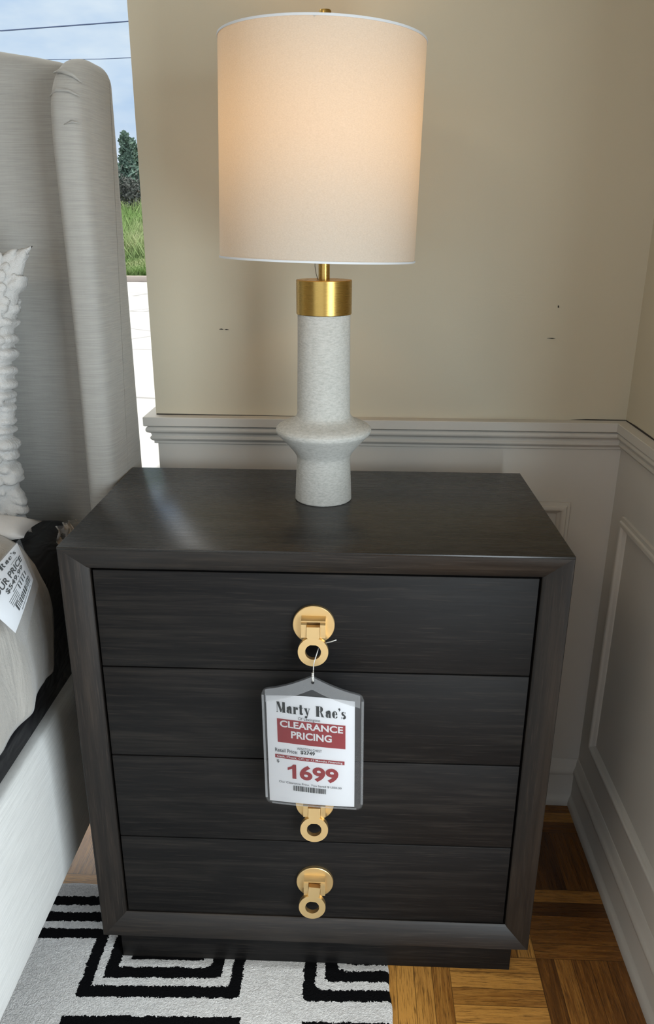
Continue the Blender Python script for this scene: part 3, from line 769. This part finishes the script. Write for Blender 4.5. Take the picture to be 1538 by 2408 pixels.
# mattress in a black cover
mt = rounded_box('mattress', -1.885, -.484, -1.98, .408, .386, .745, .045, M_black, None, 5)
tag(mt, 'thick mattress in a shiny black cover inside the bed frame', 'mattress')
# duvet draped over the mattress side
prof_d = [(-1.82, .80), (-1.2, .815), (-.75, .82), (-.60, .815), (-.545, .805), (-.51, .785), (-.487, .75), (-.473, .70), (-.466, .65), (-.463, .61), (-.464, .58), (-.467, .553), (-.471, .538)]
pd = np.array(prof_d); sl = np.concatenate([[0], np.cumsum(np.linalg.norm(np.diff(pd, axis=0), axis=1))]); sl /= sl[-1]
def duvet_fn(u, v_):
    t_ = .0+u; x_ = np.interp(t_, sl, pd[:, 0]); z_ = np.interp(t_, sl, pd[:, 1])
    y_ = -1.7 + (1.7+.172)*v_
    dr = max(0.0, (.80-z_)/.30)
    hang = .022*math.sin(y_*31+1.0)*dr + .010*math.sin(y_*67+.4)*dr
    endf = max(0.0, (v_-.965)/.035)
    x_ = x_ + .35*hang*(1-endf*.6) - .012*endf*dr
    z_ = z_ + (.008*math.sin(y_*23) + .007*math.sin(y_*55+2))*max(0, dr-.7)/.3 - .012*endf**2*(1-min(1, dr))
    y_ += -.030*max(0, dr-.55)**1.0*endf + .006*math.sin(z_*40)*endf
    if x_ < -.9: z_ += .01*math.sin(x_*9+y_*7)
    return (x_, y_, z_)
dv = grid_solid('duvet', duvet_fn, 110, 200, M_duvet, None); thick(dv, .016, -1)
tag(dv, 'cream duvet draped over the black mattress edge', 'duvet')
# chunky knit pillow propped on the headboard, with bobble surface
from mathutils import noise as mnoise
def pillow(name, c, w_, h_, t_, lean, mat_, bob=0.0, rotz=0.0, nu=40, tiltx=0.0, pinch=.10):
    vs, fs = [], []
    for side in (1, -1):
        for j in range(nu+1):
            for i in range(nu+1):
                a, b_ = -1+2*i/nu, -1+2*j/nu
                px = a*(1-pinch*(1-b_*b_)*abs(a)**3); pz = b_*(1-pinch*(1-a*a)*abs(b_)**3)
                th = (max(0, 1-a**2)*max(0, 1-b_**2))**.42
                p_ = Vector((px*w_/2, -side*th*t_/2, pz*h_/2))
                if bob:
                    f1 = mnoise.voronoi(Vector((px*w_/2*58, pz*h_/2*58, 0.3+side*.0)))[0][0]
                    edge = .8
                    dirn = Vector((px**3*1.2, -side*th*1.5, pz**3*1.2)).normalized() if th > 1e-4 else Vector((px, 0, pz)).normalized()
                    p_ += dirn*bob*math.sqrt(max(0.0, 1-min(1, f1*1.7)**2))*edge
                vs.append(p_)
    m_ = nu+1
    for s_ in range(2):
        o_ = s_*m_*m_
        for j in range(nu):
            for i in range(nu):
                q = (o_+j*m_+i, o_+j*m_+i+1, o_+(j+1)*m_+i+1, o_+(j+1)*m_+i)
                fs.append(q if s_ == 0 else tuple(reversed(q)))
    o = mesh(name, vs, fs, mat_, smooth=True)
    bm = bmesh.new(); bm.from_mesh(o.data); bmesh.ops.remove_doubles(bm, verts=bm.verts, dist=.0006); bm.to_mesh(o.data); bm.free()
    o.data.transform(Matrix.Translation(c) @ Matrix.Rotation(rotz, 4, 'Z') @ Matrix.Rotation(lean, 4, 'X') @ Matrix.Rotation(tiltx, 4, 'Y'))
    return o
kp = pillow('knit_pillow', Vector((-.776, .318, 1.026)), .50, .50, .13, -.10, M_knit, bob=.016, nu=170, tiltx=.085, pinch=.15)
tag(kp, 'white chunky knit pillow propped against the headboard at the left edge', 'pillow')
wp = pillow('bed_pillow', Vector((-.880, .2185, .786)), .745, .084, .066, -PI/2+.0, M_white, nu=26, pinch=.02)
tag(wp, 'plain white pillow edge below the knit pillow by the headboard', 'pillow')

# crumpled clear plastic on the mattress corner
def wrap_fn(u, v_):
    y_ = .192 + .10*u; z_ = .80 - .21*v_ - .02*u
    x_ = -.444 + .016*mnoise.noise(Vector((u*3.1, v_*5.2, 1.3))) + .010*mnoise.noise(Vector((u*9, v_*12, 4))) - .012*max(0, .25-v_)/.25
    z_ += .012*mnoise.noise(Vector((u*4, 7, v_*2)))
    return (x_, y_, z_)
pw = grid_solid('plastic_wrap', wrap_fn, 26, 44, M_wrap); tag(pw, 'crumpled clear plastic between the mattress corner and the chest', 'plastic wrap')

# ================================================================== LETTERING
def text_mesh(body, size, bold=0.0, spacing=1.0):
    cu = bpy.data.curves.new('lettering', 'FONT'); cu.body = body; cu.size = size; cu.offset = bold
    cu.align_x = 'LEFT'; cu.space_character = spacing; cu.resolution_u = 4
    o = bpy.data.objects.new('lettering', cu); COL.objects.link(o)
    dg = bpy.context.evaluated_depsgraph_get(); dg.update()
    me = o.evaluated_get(dg).to_mesh()
    vs = [tuple(v_.co[:2]) for v_ in me.vertices]; fs = [tuple(p_.vertices) for p_ in me.polygons]
    o.evaluated_get(dg).to_mesh_clear()
    bpy.data.objects.remove(o); bpy.data.curves.remove(cu)
    return np.array(vs), fs
def fit(vs, x0, x1, y0, y1):
    lo, hi = vs.min(0), vs.max(0)
    return np.stack([x0+(vs[:, 0]-lo[0])/(hi[0]-lo[0])*(x1-x0), y0+(vs[:, 1]-lo[1])/(hi[1]-lo[1])*(y1-y0)], 1)
# heavy fat-face letters for the shop's name, drawn as polygons on a 1-high body
def ell(cx, cy, rx, ry, a0, a1, n_=18): return [(cx+rx*math.cos(math.radians(a0+(a1-a0)*k/n_)), cy+ry*math.sin(math.radians(a0+(a1-a0)*k/n_))) for k in range(n_+1)]
def rect(x0, y0, x1, y1): return [(x0, y0), (x1, y0), (x1, y1), (x0, y1)]
GL = {
 'M': (1.02, [rect(.02, 0, .20, .035), rect(.09, .0, .125, 1.0), [(.04, 1), (.34, 1), (.58, .25), (.50, .02), (.46, .02)], [(.50, .05), (.54, .02), (.86, 1.0), (.80, 1.0)], rect(.66, 0, .94, 1.0), rect(.60, 0, 1.0, .035)]),
 'a': (.62, [ell(.20, .47, .17, .15, 0, 360), ell(.22, .20, .20, .21, 90, 270) + [(.25, -.01), (.25, .41)], rect(.31, 0, .54, .50), ell(.36, .50, .18, .20, 0, 180), rect(.50, 0, .62, .03)]),
 'r': (.54, [rect(.05, 0, .29, .68), rect(0, 0, .36, .035), rect(0, .645, .10, .68), ell(.42, .55, .11, .13, 0, 360), [(.27, .50), (.40, .65), (.46, .66), (.28, .42)]]),
 't': (.46, [rect(.09, .03, .32, .92), rect(0, .64, .44, .68), ell(.27, .12, .18, .13, 180, 360) + [(.42, .14), (.40, .16)]]),
 'y': (.66, [[(.03, .68), (.30, .68), (.42, .20), (.34, -.02)], rect(0, .645, .36, .68), [(.36, .02), (.55, .68), (.60, .68), (.34, -.18), (.30, -.12)], rect(.45, .645, .66, .68), ell(.22, -.17, .13, .12, 0, 360)]),
 'R': (.96, [rect(.07, 0, .37, 1.0), rect(0, 0, .44, .035), rect(0, .965, .5, 1.0), [(.45, 1.0)] + ell(.50, .74, .28, .26, 90, -90) + [(.45, .48), (.50, .52), (.50, .96)], rect(.37, .48, .52, .515), [(.48, .50), (.62, .48), (.86, .03), (.94, .0), (.62, .0)]]),
 'e': (.58, [ell(.29, .34, .28, .35, 95, 265) + [(.27, .0)], [(.27, .69)] + ell(.29, .36, .25, .33, 90, 0) + [(.54, .33), (.27, .33), (.27, .37), (.42, .37), (.36, .60)], ell(.30, .16, .25, .17, 270, 370) + [(.50, .20), (.36, .04)]]),
 "'": (.24, [ell(.10, .90, .10, .10, 0, 360), [(.20, .90), (.20, .80), (.08, .68), (.06, .70), (.13, .82)]]),
 's': (.50, [ell(.20, .50, .19, .19, 60, 260) + [(.30, .40), (.18, .58)], [(.03, .50), (.14, .36), (.36, .20), (.46, .20), (.44, .32), (.16, .52)], ell(.26, .18, .21, .19, 70, -110) + [(.12, .10), (.28, .20)], rect(.36, .52, .40, .70), rect(.02, -.01, .06, .18)]),
 ' ': (.42, []),
}
def fatface(s_):
    vs, fs, x_ = [], [], 0
    for ch in s_:
        w_, polys = GL[ch]
        for pl in polys:
            k = len(vs); vs += [(x_+p_[0], p_[1]) for p_ in pl]; fs.append(tuple(range(k, k+len(pl))))
        x_ += w_+.07
    return np.array(vs), fs

# ================================================================== PRICE TAG ON THE CHEST
TY = -.0305
tagc = Vector((.0, TY, .53))
ptag = thing('price_tag', 'clear vinyl sleeve with red and white clearance price sheet hanging from top drawer pull', 'price tag', (0, TY, .655))
def tmap(px, pz, dy=0.0):
    """sheet coordinates (metres, origin at the sheet's middle) -> hanging, slightly twisted and bowed sleeve"""
    bow = -.0035*math.cos(px/.075*PI/2) if abs(px) < .15 else 0
    z_ = pz - .15*px*px - .018*px
    return (px+.0005 - .012*pz, TY + bow - dy - .05*px, .5265 + z_)
def sheet(name, outline_fn, nu, nv, dy, mat_, parent, t_=0):
    o = grid_solid(name, lambda u, v_: tmap(*outline_fn(u, v_), dy), nu, nv, mat_, parent)
    if t_: thick(o, t_, 1)
    return o
SWL, SWR, SH0, SH1 = -.0775, .0795, -.1095, .1035
def sl_edge(u, v_):        # sleeve outline with rounded corners and a pointed hang tab at the top centre
    x_ = SWL + (SWR-SWL)*u
    rc = .011
    dx = min(x_-SWL, SWR-x_); q = rc - math.sqrt(max(0, rc*rc-(rc-min(dx, rc))**2))
    top = SH1 - q + .0285*max(0.0, 1-abs(x_-.001)/.078)**1.5*(1.0) ; bot = SH0 + q
    return x_, bot + (top-bot)*v_
us = None
sheet('sleeve', sl_edge, 61, 30, .0022, M_front, ptag)
sheet('sleeve', sl_edge, 61, 30, -.0008, M_sleeve, ptag)
def seam(f0, f1, hor):
    pass
# welded seams along the sleeve's edges
def strip(pa, n_=30):
    return grid_solid('sleeve_seam', lambda u, v_: tmap(*pa(u, v_), .0026), n_, 4, M_sleeve_edge, ptag)
strip(lambda u, v_: (SWL+.0006+.0035*v_, SH0+.011+(SH1-SH0-.022)*u))
strip(lambda u, v_: (SWR-.0006-.0035*v_, SH0+.011+(SH1-SH0-.022)*u))
strip(lambda u, v_: (SWL+.011+(SWR-SWL-.022)*u, SH0+.0006+.003*v_))
strip(lambda u, v_: (lambda x_: (x_, sl_edge((x_-SWL)/(SWR-SWL), 1)[1]-.001-.022*v_))(SWL+.006+(SWR-SWL-.012)*u), 50)
# paper insert
PXL, PXR, PZB, PZT = -.0705, .0655, -.1055, .0905
paper = sheet('paper_insert', lambda u, v_: (PXL+(PXR-PXL)*u, PZB+(PZT-PZB+.0045*math.sin(PI*u))*v_ ), 30, 30, .0004, M_paper, ptag)
tag(paper, 'white printed price sheet')
# print: coordinates in photo-like sheet space, 0..1 across and 0..1 up
def shp(u, w):             # the print runs a little downhill to the right of the sheet
    x_ = PXL+(PXR-PXL)*u; return x_, PZB+(PZT-PZB)*w - .045*(x_+.0025)
def printed(name, vs, fs, mat_, dy, flip=False):
    pts = [tmap(*shp(a, b), dy) for a, b in vs]
    o = mesh(name, pts, fs, mat_); sub(o, paper); return o
def print_text(name, body, u0, u1, w0, w1, mat_, bold=0.0, dy=.0010, spacing=1.0):
    vs, fs = text_mesh(body, 1.0, bold, spacing); printed(name, fit(vs, u0, u1, w0, w1), fs, mat_, dy)
def print_rect(name, u0, u1, w0, w1, mat_, dy=.0007, n_=12):
    vs = [(u0+(u1-u0)*i/n_, w_) for w_ in (w0, w1) for i in range(n_+1)]
    printed(name, vs, [(i, i+1, n_+2+i, n_+1+i) for i in range(n_)], mat_, dy)
vs, fs = fatface("Marty Rae's"); printed('lettering', fit(vs, .115, .90, .822, .945), fs, M_ink, .0010)
print_text('lettering', 'Of Lexington', .36, .61, .791, .826, M_grey, .0)
print_rect('red_panel', .118, .895, .570, .790, M_red)
print_text('lettering', 'CLEARANCE', .150, .868, .716, .779, M_wink, .028, .0012)
print_text('lettering', 'PRICING', .275, .740, .622, .690, M_wink, .028, .0012)
print_text('lettering', 'WINSTON CHEST', .34, .625, .518, .542, M_grey, .0)
print_text('lettering', 'Retail Price:', .085, .345, .477, .512, M_grey, .01)
print_text('lettering', '$2749', .380, .545, .478, .514, M_ink, .02)
print_rect('red_panel', .083, .885, .418, .452, M_red)
print_text('lettering', 'Cash, Check, CC, or 12 Months Financing', .105, .862, .423, .447, M_wink, .012, .0012)
print_text('lettering', '$', .100, .130, .370, .402, M_ink, .0)
one = [(.62, 0), (.62, 1), (.40, 1), (.30, .86), (.0, .74), (.0, .56), (.33, .68), (.33, 0)]
printed('lettering', fit(np.array(one), .225, .325, .235, .372), [tuple(range(8))], M_red, .0010)
print_text('lettering', '699', .365, .815, .232, .375, M_red, .034)
print_text('lettering', 'Our Clearance Price. You Saved $1,050.00', .120, .85, .178, .200, M_grey, .0)
bvs, bfs = [], []; u_ = .285; r2 = random.Random(3)
while u_ < .665:
    w_ = r2.choice((.004, .004, .008, .012)); k = len(bvs); bvs += [(u_, .118), (u_+w_, .118), (u_+w_, .168), (u_, .168)]; bfs.append((k, k+1, k+2, k+3)); u_ += w_ + r2.choice((.004, .004, .007, .010))
printed('barcode', bvs, bfs, M_ink, .0010)
# cord: from the tab hole up through the ring and back, with a loose end
hx, hz_ = .0013, .6490
ringz = (OZ1-GAP - dh/2 + .0016) + .0005 - .0365
cz0 = ringz-.0235
tube('hang_cord', [(hx, TY-.0065, hz_+.001), (hx-.0008, TY-.006, hz_+.008), (hx+.0004, TY-.0045, cz0+.002), (hx, -.0185, ringz-.0180), (hx+.0008, -.0150, ringz-.0118), (hx+.004, -.006, ringz-.004), (hx+.008, .004, ringz+.006)], .0008, M_cord, ptag, 8)
tube('hang_cord', [(hx+.0008, TY-.0065, hz_+.001), (hx+.0012, TY-.006, hz_+.008), (hx+.0008, TY-.0045, cz0+.001), (hx+.0004, -.0005+TY+.004, cz0+.004)], .0008, M_cord, ptag, 8)
for k in range(3):
    tube('cord_bead', [(hx, TY-.0068, hz_+.0085+k*.0028), (hx, TY-.0068, hz_+.0100+k*.0028)], .0019, M_cord, ptag, 10)
tube('hang_cord', [(hx+.009, .004, ringz+.007), (hx+.020, -.004, ringz+.016), (hx+.026, -.012, ringz+.022), (hx+.034, -.016, ringz+.0275)], .0008, M_cord, ptag, 8)
hole = bmesh.new(); disc_y(hole, 0, 0, .0024, -.0003, .0003, 20, .0001)
o = bm_obj('tab_hole', hole, M_inside, None); o.data.transform(Matrix.Translation((hx, TY-.0066, hz_-.001))); sub(o, ptag); o.matrix_parent_inverse = Matrix.Translation(ptag.location).inverted()

# ================================================================== PRICE TAG ON THE DUVET
btag = thing('price_tag', 'white paper price tag in a clear sleeve lying on the cream duvet', 'price tag', (-.45, .0, .72))
C4 = {'TL': Vector((-.4745, -.100, .812)), 'TR': Vector((-.4720, .067, .827)), 'BR': Vector((-.4470, .053, .761)), 'BL': Vector((-.4430, -.034, .706))}
def bmap(u, w, off=0.0):     # u across, w up
    top = C4['TL'].lerp(C4['TR'], u); bot = C4['BL'].lerp(C4['BR'], u)
    p_ = bot.lerp(top, w); p_ = p_ + Vector((off + .004*math.sin(PI*w)*math.sin(PI*u) + .006, 0, 0)); return tuple(p_)
bp_ = grid_solid('paper_insert', lambda u, v_: bmap(.04+.92*u, .12+.86*v_), 12, 14, M_paper, btag)
grid_solid('sleeve', lambda u, v_: bmap(-.02+1.04*u, -.10+1.12*v_, .0012), 12, 14, M_sleeve, btag)
def bprint(name, vs, fs, mat_):
    o = mesh(name, [bmap(a, b, .0006) for a, b in vs], fs, mat_); sub(o, bp_)
vs, fs = fatface("Marty Rae's"); bprint('lettering', fit(vs, .06, .86, .84, .95), fs, M_ink)
vs, fs = text_mesh('OUR PRICE', 1, .02); bprint('lettering', fit(vs, .22, .90, .66, .77), fs, M_ink)
vs, fs = text_mesh('$549.99', 1, .02); bprint('lettering', fit(vs, .36, .84, .54, .63), fs, M_ink)
def brect(u0, u1, w0, w1): return [(u0, w0), (u1, w0), (u1, w1), (u0, w1)]
bvs, bfs = [], []
def addr(*a):
    k = len(bvs); bvs.extend(brect(*a)); bfs.append((k, k+1, k+2, k+3))
addr(.30, .84, .795, .803); addr(.45, .80, .495, .505)
for k in range(4): addr(.30, .52, .46-.035*k, .468-.035*k)
for k in range(5): addr(.58+.06*k, .60+.06*k, .40, .49)
u_ = .34
while u_ < .86:
    w_ = r2.choice((.012, .02, .03)); addr(u_, u_+w_, .22, .33); u_ += w_+r2.choice((.012, .02))
addr(.34, .86, .33, .345); addr(.40, .82, .165, .175)
bprint('barcode', bvs, bfs, M_ink)

# ceiling lamp behind the camera (housing of the lamp lighting the room)
cl = thing('ceiling_light', 'flush square ceiling light above and behind the viewer', 'light', (-1.2, -1.7, 2.69))
bm = bmesh.new()
for b_ in ((-1.53, -1.50, -2.03, -1.37), (-.90, -.87, -2.03, -1.37), (-1.50, -.90, -2.03, -2.00), (-1.50, -.90, -1.40, -1.37)):
    box_bm(bm, b_[0], b_[1], b_[2], b_[3], 2.66, 2.699)
bm_obj('housing', bm, M_frame, cl)
